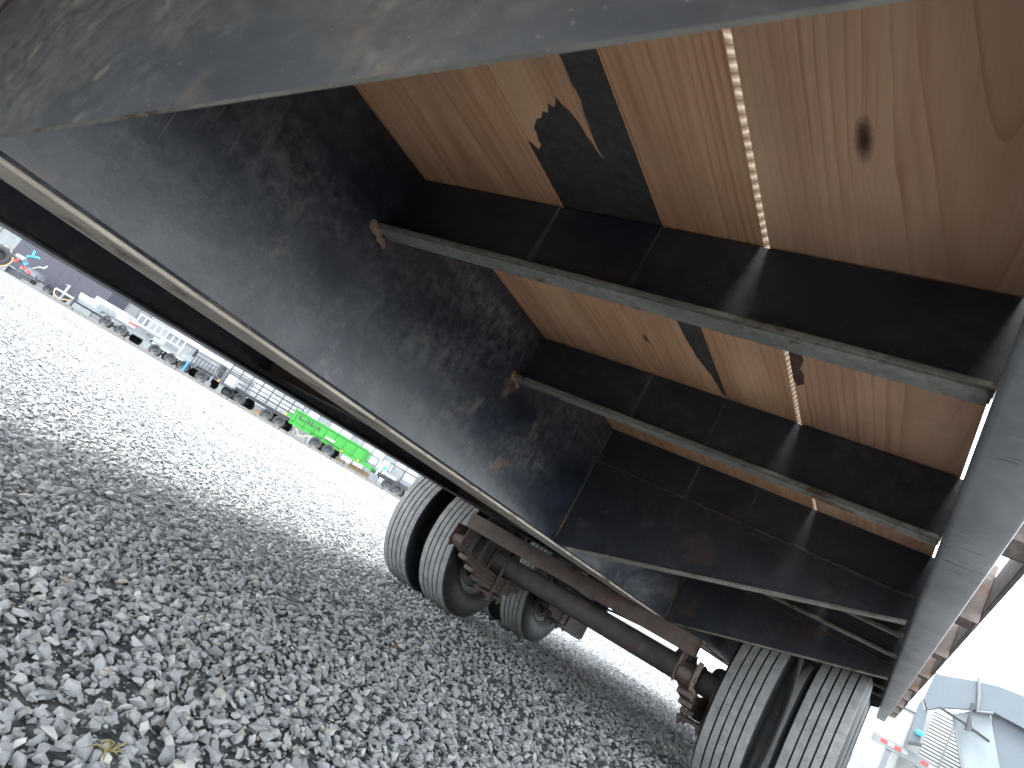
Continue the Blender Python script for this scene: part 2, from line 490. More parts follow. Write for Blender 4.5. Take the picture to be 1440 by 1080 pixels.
parts_ = [scatter(0.4, 2.0, 5200, 0.005, 0.012, 0.003), scatter(0.45, 2.2, 3600, 0.012, 0.034, 0.010), scatter(0.45, 2.6, 200, 0.026, 0.042, 0.010),
          scatter(2.2, 4.6, 1500, 0.013, 0.038, 0.008), scatter(4.6, 9.5, 700, 0.019, 0.042, 0.006), scatter(9.5, 17, 230, 0.024, 0.052, 0.004), scatter(17, 34, 55, 0.03, 0.065, 0.004)]
P = np.concatenate([a[0] for a in parts_]); S = np.concatenate([a[1] for a in parts_]); E = np.concatenate([a[2] for a in parts_])
px, py, z = project(P)
inside = (px > 2) & (px < 1438) & (py > 2) & (py < 1078)
app = np.where(inside, S / np.maximum(z, 0.05), 0) * (S > 0.018)
order = np.argsort(-app)
pick = order[:300]
for i in pick:
    o = bpy.data.objects.new('stone', stone_meshes[int(i) % len(stone_meshes)])
    o.location = P[i]; o.rotation_euler = E[i]
    s_ = S[i]; o.scale = (s_, s_, s_)
    C.objects.link(o); o.parent = ground
keep = np.ones(len(P), bool); keep[pick] = False
P, S, E = P[keep], S[keep], E[keep]
pm = bpy.data.meshes.new('gravel')
pm.vertices.add(len(P)); pm.vertices.foreach_set('co', P.astype(np.float32).ravel())
at = pm.attributes.new('rot', 'FLOAT_VECTOR', 'POINT'); at.data.foreach_set('vector', E.astype(np.float32).ravel())
at = pm.attributes.new('size', 'FLOAT', 'POINT'); at.data.foreach_set('value', S.astype(np.float32))
at = pm.attributes.new('pick', 'INT', 'POINT'); at.data.foreach_set('value', rng.integers(0, len(stone_meshes), len(P)).astype(np.int32))
gravel = bpy.data.objects.new('gravel', pm); C.objects.link(gravel)
tag(gravel, 'loose grey crushed stone gravel covering the yard', 'gravel', kind='stuff')
proto = bpy.data.collections.new('stone_shapes')
for k, me in enumerate(stone_meshes):
    proto.objects.link(bpy.data.objects.new('stone_shape_%02d' % k, me))
ng = bpy.data.node_groups.new('gravel_spread', 'GeometryNodeTree')
ng.interface.new_socket('Geometry', in_out='INPUT', socket_type='NodeSocketGeometry')
ng.interface.new_socket('Geometry', in_out='OUTPUT', socket_type='NodeSocketGeometry')
gi, go = ng.nodes.new('NodeGroupInput'), ng.nodes.new('NodeGroupOutput')
ip = ng.nodes.new('GeometryNodeInstanceOnPoints'); ci = ng.nodes.new('GeometryNodeCollectionInfo')
ci.inputs['Collection'].default_value = proto
ci.inputs['Separate Children'].default_value = True
ci.inputs['Reset Children'].default_value = True
def named(nm, typ):
    nd = ng.nodes.new('GeometryNodeInputNamedAttribute'); nd.data_type = typ; nd.inputs['Name'].default_value = nm
    return nd.outputs['Attribute']
L_ = ng.links.new
L_(gi.outputs[0], ip.inputs['Points']); L_(ci.outputs[0], ip.inputs['Instance'])
ip.inputs['Pick Instance'].default_value = True
L_(named('pick', 'INT'), ip.inputs['Instance Index'])
e2r = ng.nodes.new('FunctionNodeEulerToRotation')
L_(named('rot', 'FLOAT_VECTOR'), e2r.inputs[0]); L_(e2r.outputs[0], ip.inputs['Rotation'])
L_(named('size', 'FLOAT'), ip.inputs['Scale'])
L_(ip.outputs[0], go.inputs[0])
md = gravel.modifiers.new('spread', 'NODES'); md.node_group = ng

# ------------------------------------------------------------------ the trailer overhead
XC = -2.70                                   # its centre line
Y0, Y1, SP = 0.36, 1.525, 1.170
Y2, Y3, Y4, Y5, Y6 = Y1 + SP, Y1 + 2 * SP, Y1 + 3 * SP, 6.08, 6.80
AX1, AX2 = 7.49, 9.74
YA, YB = -0.9, 14.0                          # front and rear end of the deck
tr = empty('flatbed_trailer', (XC * U, AX1 * U, 0))
tag(tr, 'black flatbed trailer seen from below, plank deck over dusty steel frame and dual wheels', 'trailer')

# deck boards, each its own part
J = [(-1.885, -1.2505, M_WOOD, None), (-1.2450, -0.8932, M_WOOD_K1, (-1.183, 2.342)), (-0.8896, -0.6025, M_WOOD, None), (-0.5865, -0.031, M_WOOD_K2, (-0.355, 1.115))]
x = -1.887
for wd in (0.57, 0.36, 0.57, 0.57, 0.36, 0.57, 0.5):
    J.append((x - wd, x, M_WOOD, None)); x -= wd + 0.008
boards = []
for a, b, m, kn in J:
    bmb = MB()
    ny = 1
    bmb.box(a, b, YA, YB, 1.0, 1.08)
    org = (kn[0], kn[1], 1.0) if kn else ((a + b) / 2, 2.0 + random.uniform(-1, 1), 1.0)
    bo = bmb.build('deck_board', m, tr, origin=org, survey=True, bevel=0.0015, segs=1)
    bo.data.materials.append(M_SAWN)
    for p_ in bo.data.polygons:
        if p_.normal.x > 0.9 and a > -0.95 or p_.normal.x < -0.9 and a > -0.7: p_.material_index = 1
    boards.append(bo)
def board_patch(board, poly, mat, name):
    """a paint mark on the underside of a board: a 0.3 mm skin"""
    b = MB(); pl = []
    for i, p in enumerate(poly):
        q = poly[(i + 1) % len(poly)]
        pl.append(p)
        n = max(1, int(math.hypot(q[0] - p[0], q[1] - p[1]) / 0.02))
        if n > 1 and n < 9:
            for k in range(1, n):
                t = k / n; pl.append((p[0] + (q[0] - p[0]) * t + random.uniform(-.003, .003), p[1] + (q[1] - p[1]) * t + random.uniform(-.005, .005)))
    b.prism(pl, 0.9993, 1.0004, 'z')
    me = bpy.data.meshes.new(name)
    base = parent_world(board)
    me.from_pydata([SV(*p) - base for p in b.v], [], b.f); me.update()
    bm = bmesh.new(); bm.from_mesh(me); bmesh.ops.triangulate(bm, faces=bm.faces, ngon_method='EAR_CLIP'); bmesh.ops.recalc_face_normals(bm, faces=bm.faces); bm.to_mesh(me); bm.free()
    me.materials.append(mat)
    o = bpy.data.objects.new(name, me); C.objects.link(o); o.parent = board
board_patch(boards[1], [(-1.242, 1.56), (-1.242, 1.241), (-1.219, 1.276), (-1.2, 1.256), (-1.194, 1.191), (-1.168, 1.156), (-1.15, 1.15), (-1.134, 1.125), (-1.118, 1.13), (-1.103, 1.095), (-1.09, 1.108), (-1.068, 1.070), (-1.06, 1.094), (-1.046, 1.113), (-1.033, 1.147), (-1.018, 1.219), (-1.001, 1.305), (-1.007, 1.204), (-1.003, 1.126), (-0.996, 1.074), (-1.002, 1.021), (-1.0, 0.975), (-1.006, 0.9), (-1.0, 0.7), (-0.895, 0.7), (-0.895, 1.56)], M_STAIN, 'paint_mark')
board_patch(boards[1], [(-0.998, 1.9), (-0.895, 1.9), (-0.895, 2.69), (-0.912, 2.657), (-0.931, 2.504), (-0.966, 2.372), (-0.981, 2.239)], M_STAIN, 'paint_mark')
board_patch(boards[3], [(-0.585, 2.05), (-0.542, 2.06), (-0.538, 2.14), (-0.555, 2.2), (-0.544, 2.259), (-0.551, 2.32), (-0.575, 2.351), (-0.585, 2.312)], M_STAIN2, 'paint_mark')

# main beams
def main_beam(web_x, f0, f1, zb, side, slope=0.0):
    b = MB()
    zA, zB = zb + slope * YA, zb + slope * YB
    def sl(x0, x1, d0, d1):
        b.add([(x0, YA, zA + d0), (x1, YA, zA + d0), (x1, YB, zB + d0), (x0, YB, zB + d0), (x0, YA, zA + d1), (x1, YA, zA + d1), (x1, YB, zB + d1), (x0, YB, zB + d1)],
              [(0, 3, 2, 1), (4, 5, 6, 7), (0, 1, 5, 4), (1, 2, 6, 5), (2, 3, 7, 6), (3, 0, 4, 7)])
    wx0, wx1 = (web_x - 0.04, web_x) if side > 0 else (web_x, web_x + 0.04)
    b.add([(wx0, YA, zA + 0.0135), (wx1, YA, zA + 0.0135), (wx1, YB, zB + 0.0135), (wx0, YB, zB + 0.0135), (wx0, YA, 0.996), (wx1, YA, 0.996), (wx1, YB, 0.996), (wx0, YB, 0.996)],
          [(0, 3, 2, 1), (4, 5, 6, 7), (0, 1, 5, 4), (1, 2, 6, 5), (2, 3, 7, 6), (3, 0, 4, 7)])
    o = b.build('main_beam', M_BEAM, tr, survey=True)
    f = MB(); bb, b = b, f
    b = f
    f.add([(f0, YA, zA), (f1, YA, zA), (f1, YB, zB), (f0, YB, zB), (f0, YA, zA + 0.013), (f1, YA, zA + 0.013), (f1, YB, zB + 0.013), (f0, YB, zB + 0.013)],
          [(0, 3, 2, 1), (4, 5, 6, 7), (0, 1, 5, 4), (1, 2, 6, 5), (2, 3, 7, 6), (3, 0, 4, 7)])
    f.build('bottom_flange', M_FLANGE if side > 0 else M_BLACK, o, survey=True, bevel=0.0015, segs=1)
    t = MB(); t.box(wx0 - 0.12 if side > 0 else wx0, wx1 + (0 if side > 0 else .12), YA, YB, 0.962, 0.994)
    t.v = [(p[0] - (0.042 if side > 0 else -0.042), p[1], p[2]) for p in t.v]
    t.build('top_flange', M_BEAM, o, survey=True)
    w = MB(); w.tube([(web_x + 0.006 * side, y_, zb + slope * y_ + 0.018) for y_ in np.linspace(YA, YB, 60)], 0.012, 6)
    w.build('weld_bead', M_BEAM, o, survey=True, smooth=True)
    return o
main_beam(-1.86, -2.13, -1.795, 0.170, +1)
main_beam(-3.50, -3.78, -3.30, 0.100, +1, 0.0195).children[0].data.materials[0] = M_BLACK

# crossmembers: plain ones with a bottom lip towards the front
for yy in (Y1, Y2, Y4, Y5, 7.95, 9.1, 10.3, 11.5, 12.7):
    b = MB(); b.box(-1.86, -0.016, yy, yy + 0.02, 0.755, 0.991); b.box(-1.86, -0.016, yy + 0.02, yy + 0.12, 0.971, 0.991)
    o = b.build('crossmember', M_BLACK, tr, survey=True)
    b = MB(); b.box(-1.862, -0.018, yy - 0.062, yy + 0.022, 0.733, 0.7545)
    b.build('bottom_lip', M_LIP, o, survey=True, bevel=0.003)
    b = MB(); b.tube([(x_, yy - 0.008, 0.760) for x_ in np.linspace(-1.85, -0.03, 30)], 0.009, 6)
    b.build('weld_bead', M_WELD, o, survey=True, smooth=True)
    b = MB()
    for k in range(7):
        b.lathe([(-.002, 0), (.001, .020 - .0012 * k), (.0032, .012), (.004, 0)], 9, 'x', c=(-1.859 + .001 * (k % 3), yy - 0.075 + 0.014 * k + random.uniform(-.006, .006), 0.738 - .004 * k + random.uniform(-.012, .012)))
    b.build('end_weld', M_ENDWELD, o, survey=True, smooth=True)
# deep outriggers, tapering from the beam to the side rail
for yy, za, zb_ in ((Y0, 0.075, 0.475), (Y3, 0.199, 0.655), (Y6, 0.199, 0.655), (11.0, 0.199, 0.655)):
    b = MB(); b.prism([(-1.86, 0.991), (-1.86, 0.184), (-1.75, 0.184), (-1.7495, za), (-0.016, zb_), (-0.016, 0.991)] if za < .15 else [(-1.86, 0.991), (-1.86, 0.184), (-1.75, za), (-0.016, zb_), (-0.016, 0.991)], yy, yy + (0.02 if yy > 1 else 0.006), 'y')
    o = b.build('outrigger', M_OUTR if yy > 1 else M_OUTR0, tr, survey=True)
    if yy < 1:
        o.data.materials.append(M_LIP)
        for p_ in o.data.polygons:
            if p_.normal.z < -0.5: p_.material_index = 1
    b = MB()
    zz = lambda x_: za + (zb_ - za) * (x_ + 1.75) / 1.734
    xs = (-1.748, -0.03)
    f0, f1 = (yy - 0.012, yy + 0.021) if yy < 1 else (yy - 0.022, yy + 0.05)
    b.add([(xs[0], f0, zz(xs[0]) - .014), (xs[1], f0, zz(xs[1]) - .014), (xs[1], f1, zz(xs[1]) - .014), (xs[0], f1, zz(xs[0]) - .014),
           (xs[0], f0, zz(xs[0]) + .001), (xs[1], f0, zz(xs[1]) + .001), (xs[1], f1, zz(xs[1]) + .001), (xs[0], f1, zz(xs[0]) + .001)],
          [(0, 3, 2, 1), (4, 5, 6, 7), (0, 1, 5, 4), (1, 2, 6, 5), (2, 3, 7, 6), (3, 0, 4, 7)])
    if yy > 1: b.build('bottom_flange', M_LIP, o, survey=True, bevel=0.0015, segs=1)
    if yy > 1:
        b = MB(); b.tube([(x_, yy - 0.001, 0.765 + random.uniform(-.001, .001)) for x_ in np.linspace(-1.85, -0.03, 40)], 0.010, 6)
        b.build('weld_bead', M_WELD, o, survey=True, smooth=True)
    b = MB(); b.tube([(-1.856, yy - 0.004, z_) for z_ in np.linspace(0.22, 0.98, 16)], 0.012, 6)
    b.build('corner_weld', M_WELD, o, survey=True, smooth=True)
# members between the two main beams
for yy in (0.45, Y2, Y4, 8.6, 10.9):
    b = MB(); b.box(-3.46, -1.902, yy, yy + 0.02, 0.213, 0.955); b.box(-3.46, -1.902, yy - 0.06, yy - 0.001, 0.203, 0.2125)
    b.build('inner_crossmember', M_BROWN, tr, survey=True)

# side rail near the lens, in butted lengths, with pockets and rub rail
def rail_profile(cx, sgn):
    pts = [(-0.014, 1.085), (-0.014, 0.678), (-0.0115, 0.667), (-0.005, 0.659), (0.006, 0.655), (0.118, 0.655), (0.127, 0.659), (0.130, 0.668), (0.130, 1.085)]
    return [(cx + sgn * p[0], p[1]) for p in pts]
for a, b_ in ((YA, Y3 + 0.02), (Y3 + 0.023, Y6 + 0.02), (Y6 + 0.023, YB)):
    b = MB(); b.prism(rail_profile(0, 1), a, b_, 'y')
    b.build('side_rail', M_RAIL, tr, survey=True, smooth=True)
b = MB(); b.prism(rail_profile(2 * XC, -1), YA, YB, 'y')
b.build('side_rail', M_RAIL, tr, survey=True, smooth=True)
yy = 1.02
while yy < YB:
    b = MB()
    b.prism([(0.131, 0.745), (0.219, 0.745), (0.219, 1.03), (0.131, 1.03)], yy, yy + 0.012, 'y')
    b.prism([(0.131, 0.745), (0.219, 0.745), (0.219, 1.03), (0.131, 1.03)], yy + 0.19, yy + 0.202, 'y')
    b.box(0.131, 0.141, yy + 0.012, yy + 0.19, 0.745, 1.03)
    b.box(0.209, 0.219, yy + 0.012, yy + 0.19, 0.745, 1.03)
    b.build('stake_pocket', M_POCKET, tr, survey=True, bevel=0.0012, segs=1)
    yy += 1.35
b = MB(); b.box(0.2205, 0.240, YA, YB, 0.795, 0.985)
b.build('rub_rail', M_POCKET, tr, survey=True, bevel=0.002)

# wheels: lathed tyres with four grooves, dished rims with hand holes
def tyre_mesh():
    w, R = 0.39 * U / 2, TR
    gd, gw = 0.011, 0.0032
    prof = []
    sw = w * 1.16
    prof += [(-w * .80, 0.23 * R / .389 * .98), (-sw * .98, 0.27 * R / .389), (-sw, 0.315 * R / .389), (-sw * .95, R - 0.030), (-w * 1.0, R - 0.010), (-w * .95, R - 0.003)]
    for gx in (-.56, -.19, .19, .56):
        x_ = gx * w
        prof += [(x_ - gw - .0006, R - (abs(gx) * .0016)), (x_ - gw, R - gd), (x_ + gw, R - gd), (x_ + gw + .0006, R - (abs(gx) * .0016))]
    right_ = [(-a, r) for a, r in prof[:6]][::-1]
    prof += right_
    return MB().lathe(prof, 96)
def rim_mesh():
    k = TR / .389
    m = MB()
    w = 0.085
    m.lathe([(-w - .004, .236 * k), (-w + .010, .226 * k), (-w + .016, .205 * k), (0.0, .196 * k), (w - .016, .205 * k), (w - .010, .226 * k), (w + .004, .236 * k),
             (w + .001, .238 * k), (w - .012, .231 * k), (w - .018, .210 * k), (0, .201 * k), (-w + .018, .210 * k), (-w + .012, .231 * k), (-w - .001, .238 * k)], 48, close=True)
    # dish (towards +x) with hand holes
    def ringpt(a, r, t): return (a, r * math.cos(t), r * math.sin(t))
    rings = [(.062, .198 * k), (.076, .176 * k), (.072, .138 * k), (.060, .112 * k), (.058, .06 * k), (.075, .055 * k), (.080, .0)]
    seg = 32
    for off in (0.0, -0.008):
        vs = [ringpt(a + off, r, 2 * math.pi * i / seg) for a, r in rings for i in range(seg)]
        fs = []
        for j in range(len(rings) - 1):
            for i in range(seg):
                if j == 1 and i % 4 in (1, 2): continue
                fs.append((j * seg + i, j * seg + (i + 1) % seg, (j + 1) * seg + (i + 1) % seg, (j + 1) * seg + i))
        m.add(vs, fs)
    for i in range(8):
        t = 2 * math.pi * (i + .5) / 8
        m.tube([ringpt(.055, .088 * k, t), ringpt(.085, .088 * k, t)], .011, 6)
    return m
ty0 = tyre_mesh().build('tyre', M_TYRE, None, smooth=True)
ri0 = rim_mesh().build('rim', M_RIM, None, smooth=True)
first = True
for ax in (AX1, AX2):
    for off, flip in ((2.372, 1), (1.75, -1), (-2.372, -1), (-1.75, 1)):
        wh = empty('wheel', SV(XC + off, ax, -0.98 + 0.819) - parent_world(tr), 0, tr)
        a, b = (ty0, ri0) if first else (ty0.copy(), ri0.copy())
        for o in (a, b):
            if not first: C.objects.link(o)
            o.parent = wh
        a.rotation_euler = (random.uniform(0, 6.28), 0, 0)
        b.rotation_euler = (random.uniform(0, 6.28), 0, 0 if flip > 0 else math.pi)
        first = False

# suspension: hanger channel, hangers, underslung leaf springs, axles, brake drums
b = MB()
yc = 6.30
xa, xb = XC - 1.31, XC + 1.36
b.box(xa, xb, yc, yc + 0.022, 0.015, 0.176); b.box(xa, xb, yc + 0.022, yc + 0.13, 0.154, 0.176); b.box(xa, xb, yc + 0.022, yc + 0.13, 0.015, 0.035)
b.build('hanger_channel', M_BROWN, tr, survey=True, bevel=0.001, segs=1)
b = MB(); b.tube([(xb - 0.002, yc - 0.004, 0.02), (xb - 0.002, yc - 0.004, 0.17)], 0.008, 6); 
b.build('weld_bead', M_WELD, tr, survey=True)
for sx in (-1.33, 1.33):
    cx = XC + sx
    for yh in (yc + 0.06, (AX1 + AX2) / 2, AX2 + 1.2):
        h = MB()
        for d in (-0.085, 0.072):
            h.prism([(yh - 0.10, 0.176), (yh + 0.10, 0.176), (yh + 0.07, -0.20), (yh - 0.02, -0.25), (yh - 0.08, -0.18)] if yh > yc + .1 else [(yh - 0.055, 0.012), (yh + 0.12, 0.012), (yh + 0.07, -0.20), (yh - 0.02, -0.25), (yh - 0.08, -0.18)], cx + d, cx + d + 0.013, 'x')
        h.tube([(cx - 0.10, yh, -0.15), (cx + 0.10, yh, -0.15)], 0.022, 8)
        h.build('spring_hanger', M_BROWN, tr, survey=True, bevel=0.001, segs=1)
    for ax in (AX1, AX2):
        ya, yb = (yc + 0.06, (AX1 + AX2) / 2 - 0.12) if ax == AX1 else ((AX1 + AX2) / 2 + 0.12, AX2 + 1.2)
        sp = empty('leaf_spring', SV(cx, ax, -0.34) - parent_world(tr), 0, tr)
        for k in range(4):
            L = 1.0 - 0.2 * k
            pts = []
            for t in np.linspace(-1, 1, 13):
                y_ = ax + (ax - ya if t < 0 else yb - ax) * t * L
                z_ = -0.30 + 0.13 * (t * L) ** 2 - 0.048 * k
                pts.append((y_, z_))
            poly = pts + [(p[0], p[1] - 0.044) for p in reversed(pts)]
            lf = MB(); lf.prism(poly, cx - 0.064, cx + 0.064, 'x')
            if k == 0:
                lf.lathe([(-0.064, 0.0), (-0.064, 0.058), (0.064, 0.058), (0.064, 0.0)], 16, 'x', c=(cx, ya, -0.145))
                lf.lathe([(-0.064, 0.0), (-0.064, 0.05), (0.064, 0.05), (0.064, 0.0)], 14, 'x', c=(cx, yb, -0.145))
            lf.build('leaf', M_BROWN, sp, survey=True)
        pl = MB(); pl.box(cx - 0.13, cx + 0.13, ax - 0.17, ax + 0.17, -0.545, -0.515)
        for sx_ in (-1, 1):
            for sy_ in (-1, 1):
                pl.tube([(cx + sx_ * .1, ax + sy_ * .125, -0.50), (cx + sx_ * .1, ax + sy_ * .125, -0.60)], 0.018, 6)
                pl.tube([(cx + sx_ * .1, ax + sy_ * .125, -0.545), (cx + sx_ * .1, ax + sy_ * .125, -0.575)], 0.032, 6)
        pl.build('spring_plate', M_BROWN, sp, survey=True)
        for sx_ in (-1, 1):
            ub = MB()
            arc = [(cx + sx_ * .1, ax - 0.125, -0.53)] + [(cx + sx_ * .1, ax - 0.125 * math.cos(t), -0.155 + 0.14 * math.sin(t)) for t in np.linspace(0, math.pi, 9)] + [(cx + sx_ * .1, ax + 0.125, -0.53)]
            ub.tube(arc, 0.017, 7)
            ub.build('u_bolt', M_BROWN, sp, survey=True, smooth=True)
for ax in (AX1, AX2):
    a = MB(); a.lathe([(-1.62, 0.0), (-1.62, 0.118), (1.62, 0.118), (1.62, 0.0)], 28, 'x', c=(XC, ax, -0.155))
    o = a.build('axle', M_AXLE, tr, survey=True, smooth=True)
    for sg in (-1, 1):
        d = MB(); d.lathe([(0, 0.0), (0, 0.31), (0.03 * sg, 0.335), (0.30 * sg, 0.335), (0.33 * sg, 0.30), (0.33 * sg, 0.0)], 36, 'x', c=(XC + 1.46 * sg, ax, -0.161))
        d.build('brake_drum', M_AXLE, o, survey=True, smooth=True)
        bc = MB(); bc.lathe([(-0.02, 0), (-0.02, .09), (.03, .115), (.12, .115), (.16, .09), (.16, 0)], 18, 'y', c=(XC + 0.95 * sg, ax + 0.26, -0.03))
        bc.build('brake_chamber', M_AXLE, o, survey=True, smooth=True)
b = MB(); b.tube([(XC - 1.0, 7.9, 0.05), (XC - 0.4, 8.05, -0.02), (XC + 0.3, 8.0, 0.03), (XC + 1.0, 7.9, 0.05)], 0.014, 8)
b.build('air_line', M_BLACK, tr, survey=True, smooth=True)
for sg in (-1, 1):
    pl = [(XC + sg * 1.45, -0.66), (XC + sg * 2.6, -0.66), (XC + sg * 2.6, 0.7), (XC + sg * 1.42, 0.7), (XC + sg * 1.42, -0.60)]
    b = MB(); b.prism(pl, 11.25, 11.262, 'y')
    b.build('mud_flap', flat_paint('grey_mud_flap', (0.13, 0.13, 0.13), 0.8), tr, survey=True)

# ------------------------------------------------------------------ small litter on the gravel
M_LEAF = flat_paint('dry_leaf', (0.20, 0.10, 0.05), 0.8, 0.35, 90)
M_GRASS = flat_paint('dry_grass', (0.17, 0.14, 0.06), 0.8, 0.35, 90)
def leaf(x, y, z, L, w, rz, mat, name, label, cat):
    m = MB(); n = 6; vs = []; fs = []
    for i in range(n + 1):
        t = i / n
        hw = w * math.sin(math.pi * min(1, t * .92 + .08)) ** .8
        zz = 0.25 * L * (t - .5) ** 2
        for k, s_ in enumerate((-1, 0, 1)):
            vs += [(t * L - L / 2, s_ * hw, zz + (.18 * w if s_ else 0) + 0.0006), (t * L - L / 2, s_ * hw, zz + (.18 * w if s_ else 0))]
    for i in range(n):
        for k in range(2):
            a = i * 6 + k * 2; b = a + 6
            fs += [(a, b, b + 2, a + 2), (a + 1, a + 3, b + 3, b + 1)]
    m.add(vs, fs)
    o = m.build(name, mat)
    o.location = (x, y, z); o.rotation_euler = (random.uniform(-.3, .3), random.uniform(-.4, .4), rz)
    tag(o, label, cat)
leaf(-1.04, 0.658, 0.034, 0.034, 0.006, 2.0, M_LEAF, 'dry_leaf', 'narrow orange dry leaf lying on the gravel by the picture edge', 'leaf')
leaf(-1.25, 1.95, 0.030, 0.05, 0.009, 2.2, M_LEAF, 'dry_leaf', 'curled brown dry leaf lying on the gravel towards the wheels', 'leaf')
def tuft(x, y):
    m = MB()
    for k in range(16):
        a = random.uniform(0, 6.28); L = random.uniform(.012, .034); h = random.uniform(.002, .009)
        m.tube([(0, 0, 0), (math.cos(a) * L * .5, math.sin(a) * L * .5, h), (math.cos(a + .3) * L, math.sin(a + .3) * L, h * .4)], [.0016, .0013, .0004], 5)
    o = m.build('grass_tuft', M_GRASS); o.location = (x, y, 0.032)
    tag(o, 'small tuft of yellowed grass lying on the nearest gravel', 'grass tuft')
tuft(-0.691, 0.643)

# ------------------------------------------------------------------ row of parked trailers across the yard
M_ALU = flat_paint('galvanised_white', (0.15, 0.165, 0.175), 0.5, 0.25, 5)
M_WHITE = flat_paint('white_paint', (0.29, 0.305, 0.31), 0.5, 0.08, 4)
M_GREYP = flat_paint('grey_panel', (0.12, 0.13, 0.145), 0.5, 0.15, 4)
M_DARK = flat_paint('charcoal_paint', (0.03, 0.034, 0.04), 0.5, 0.3, 8)
M_NAVY = flat_paint('dark_navy_panel', (0.03, 0.03, 0.045), 0.4, 0.15, 3)
M_GREEN = flat_paint('bright_green_paint', (0.012, 0.20, 0.014), 0.45, 0.15, 5)
M_TAN = flat_paint('tan_lumber', (0.46, 0.34, 0.2), 0.8, 0.2, 9)
M_ORANGE = flat_paint('orange_lens', (0.8, 0.25, 0.03), 0.4, 0.1, 9)
M_BLUE = flat_paint('blue_plastic', (0.03, 0.2, 0.6), 0.45, 0.15, 9)
M_LBLUE = flat_paint('sky_blue_plastic', (0.04, 0.42, 0.75), 0.45, 0.1, 9)
M_RED = flat_paint('red_paint', (0.55, 0.05, 0.05), 0.5, 0.15, 9)
M_FARTYRE = flat_paint('far_tyre_rubber', (0.03, 0.03, 0.032), 0.8, 0.3, 20)
M_KERB = flat_paint('weathered_timber', (0.13, 0.125, 0.12), 0.85, 0.3, 6)
fh = Vector((-math.sin(YAW), math.cos(YAW), 0))
def row(L, D, z=0.0): return r0 * L + fh * D + Vector((0, 0, z))
fy0 = MB().lathe([(-.10, .20), (-.115, .25), (-.11, .31), (-.08, .335), (.08, .335), (.11, .31), (.115, .25), (.10, .20)], 24, 'y').build('tyre', M_FARTYRE, None, smooth=True)
fr0 = MB().lathe([(-.09, .205), (-.06, .17), (-.05, .07), (-.09, .06), (-.09, 0)], 20, 'y').lathe([(.09, .205), (.0, .17), (.0, 0)], 20, 'y').build('rim', M_DARK, None, smooth=True)
_ff = [True]
def far_wheel(root, x, y=-0.95, r=0.335):
    w = empty('wheel', (x, y, r), 0, root)
    for o in ((fy0, fr0) if _ff[0] else (fy0.copy(), fr0.copy())):
        if not _ff[0]: C.objects.link(o)
        o.parent = w; o.scale = (r / .335,) * 3
    _ff[0] = False
def far_trailer(name, label, L, D, length, z0, z1, mat, wheels, group='trailers parked in a row across the yard', width=1.9, turn=0.0):
    """frame with two long rails, cross bars, deck, fenders, axle and wheels; origin at its left end nearest the lens"""
    r = empty(name, row(L, D), YAW + turn); tag(r, label, 'trailer', group)
    f = MB()
    for y_ in (0, width - .08): f.box(0, length, y_, y_ + .08, z0, z1)
    k = 0.0
    while k < length:
        f.box(k, k + .07, .08, width - .08, z0 + .02, z1 - .03); k += .6
    f.build('frame', mat, r)
    d = MB(); d.box(0.01, length - .01, .082, width - .082, z1 - .028, z1 + .012); d.build('deck', M_KERB if mat is M_DARK else mat, r)
    for wx in wheels:
        far_wheel(r, wx, .10); far_wheel(r, wx, width - .1)
    if wheels:
        a, b = min(wheels) - .42, max(wheels) + .42
        fe = MB(); fe.prism([(a - .08, .62), (a, .76), (b, .76), (b + .08, .62), (b + .08, .60), (b - .01, .735), (a + .01, .735), (a - .08, .60)], -.06, .22, 'y')
        fe.build('fender', mat, r)
        for wx in wheels:
            ax_ = MB(); ax_.tube([(wx, .12, .335), (wx, width - .12, .335)], .04, 8); ax_.build('axle', M_DARK, r)
    return r
def marker(root, x, z, y=-.03, m=None, r=.06):
    b = MB(); b.lathe([(0, 0), (-.02, r * .8), (0.0, r), (.03, r)], 14, 'y', c=(x, y, z)); b.build('marker_light', m or M_ORANGE, root)
def jack(root, x, y=0.5, h=.9, m=None, wheel=False):
    b = MB(); b.box(x - .045, x + .045, y - .045, y + .045, .08, h); b.box(x - .09, x + .09, y - .09, y + .09, 0.03, .09)
    b.tube([(x, y, h - .08), (x - .16, y, h - .06), (x - .16, y - .1, h - .06)], .014, 6)
    b.build('jack', m or M_GREYP, root)
def tongue(root, x0, x1, z, mat, width=1.9):
    b = MB()
    for s_ in (-1, 1):
        b.prism([(x0, width / 2 + s_ * .75), (x1, width / 2 + s_ * .05), (x1, width / 2 + s_ * .05 + .07), (x0, width / 2 + s_ * .75 + .07)], z, z + .1, 'z')
    b.build('tongue', mat, root)

# pale hauler with long low sides
t = far_trailer('car_hauler', 'long pale galvanised trailer with low panelled sides beside the navy enclosed trailer', -21.9, 36.2, 4.6, .50, .68, M_ALU, (2.0, 2.95))
for k in range(4):
    b = MB(); b.box(.06 + 1.13 * k, 1.12 + 1.13 * k, .01, .05, .685, 1.02); b.box(.06 + 1.13 * k, 1.12 + 1.13 * k, -.005, .009, .83, .86); b.build('side_panel', M_ALU if k % 2 else M_WHITE, t)
b = MB(); b.box(.5, 2.4, .6, 1.6, .694, 1.28); b.box(2.6, 4.4, .9, 1.7, .694, 1.15); b.build('stacked_sheet', M_WHITE, t)
tongue(t, 0, -1.7, .5, M_WHITE); jack(t, -1.2, .95, 1.05, M_WHITE); jack(t, .1, -.12, .8, M_DARK)
b = MB(); b.box(3.0, 3.5, -.012, -.002, .88, .98); b.build('reflector', M_RED, t)
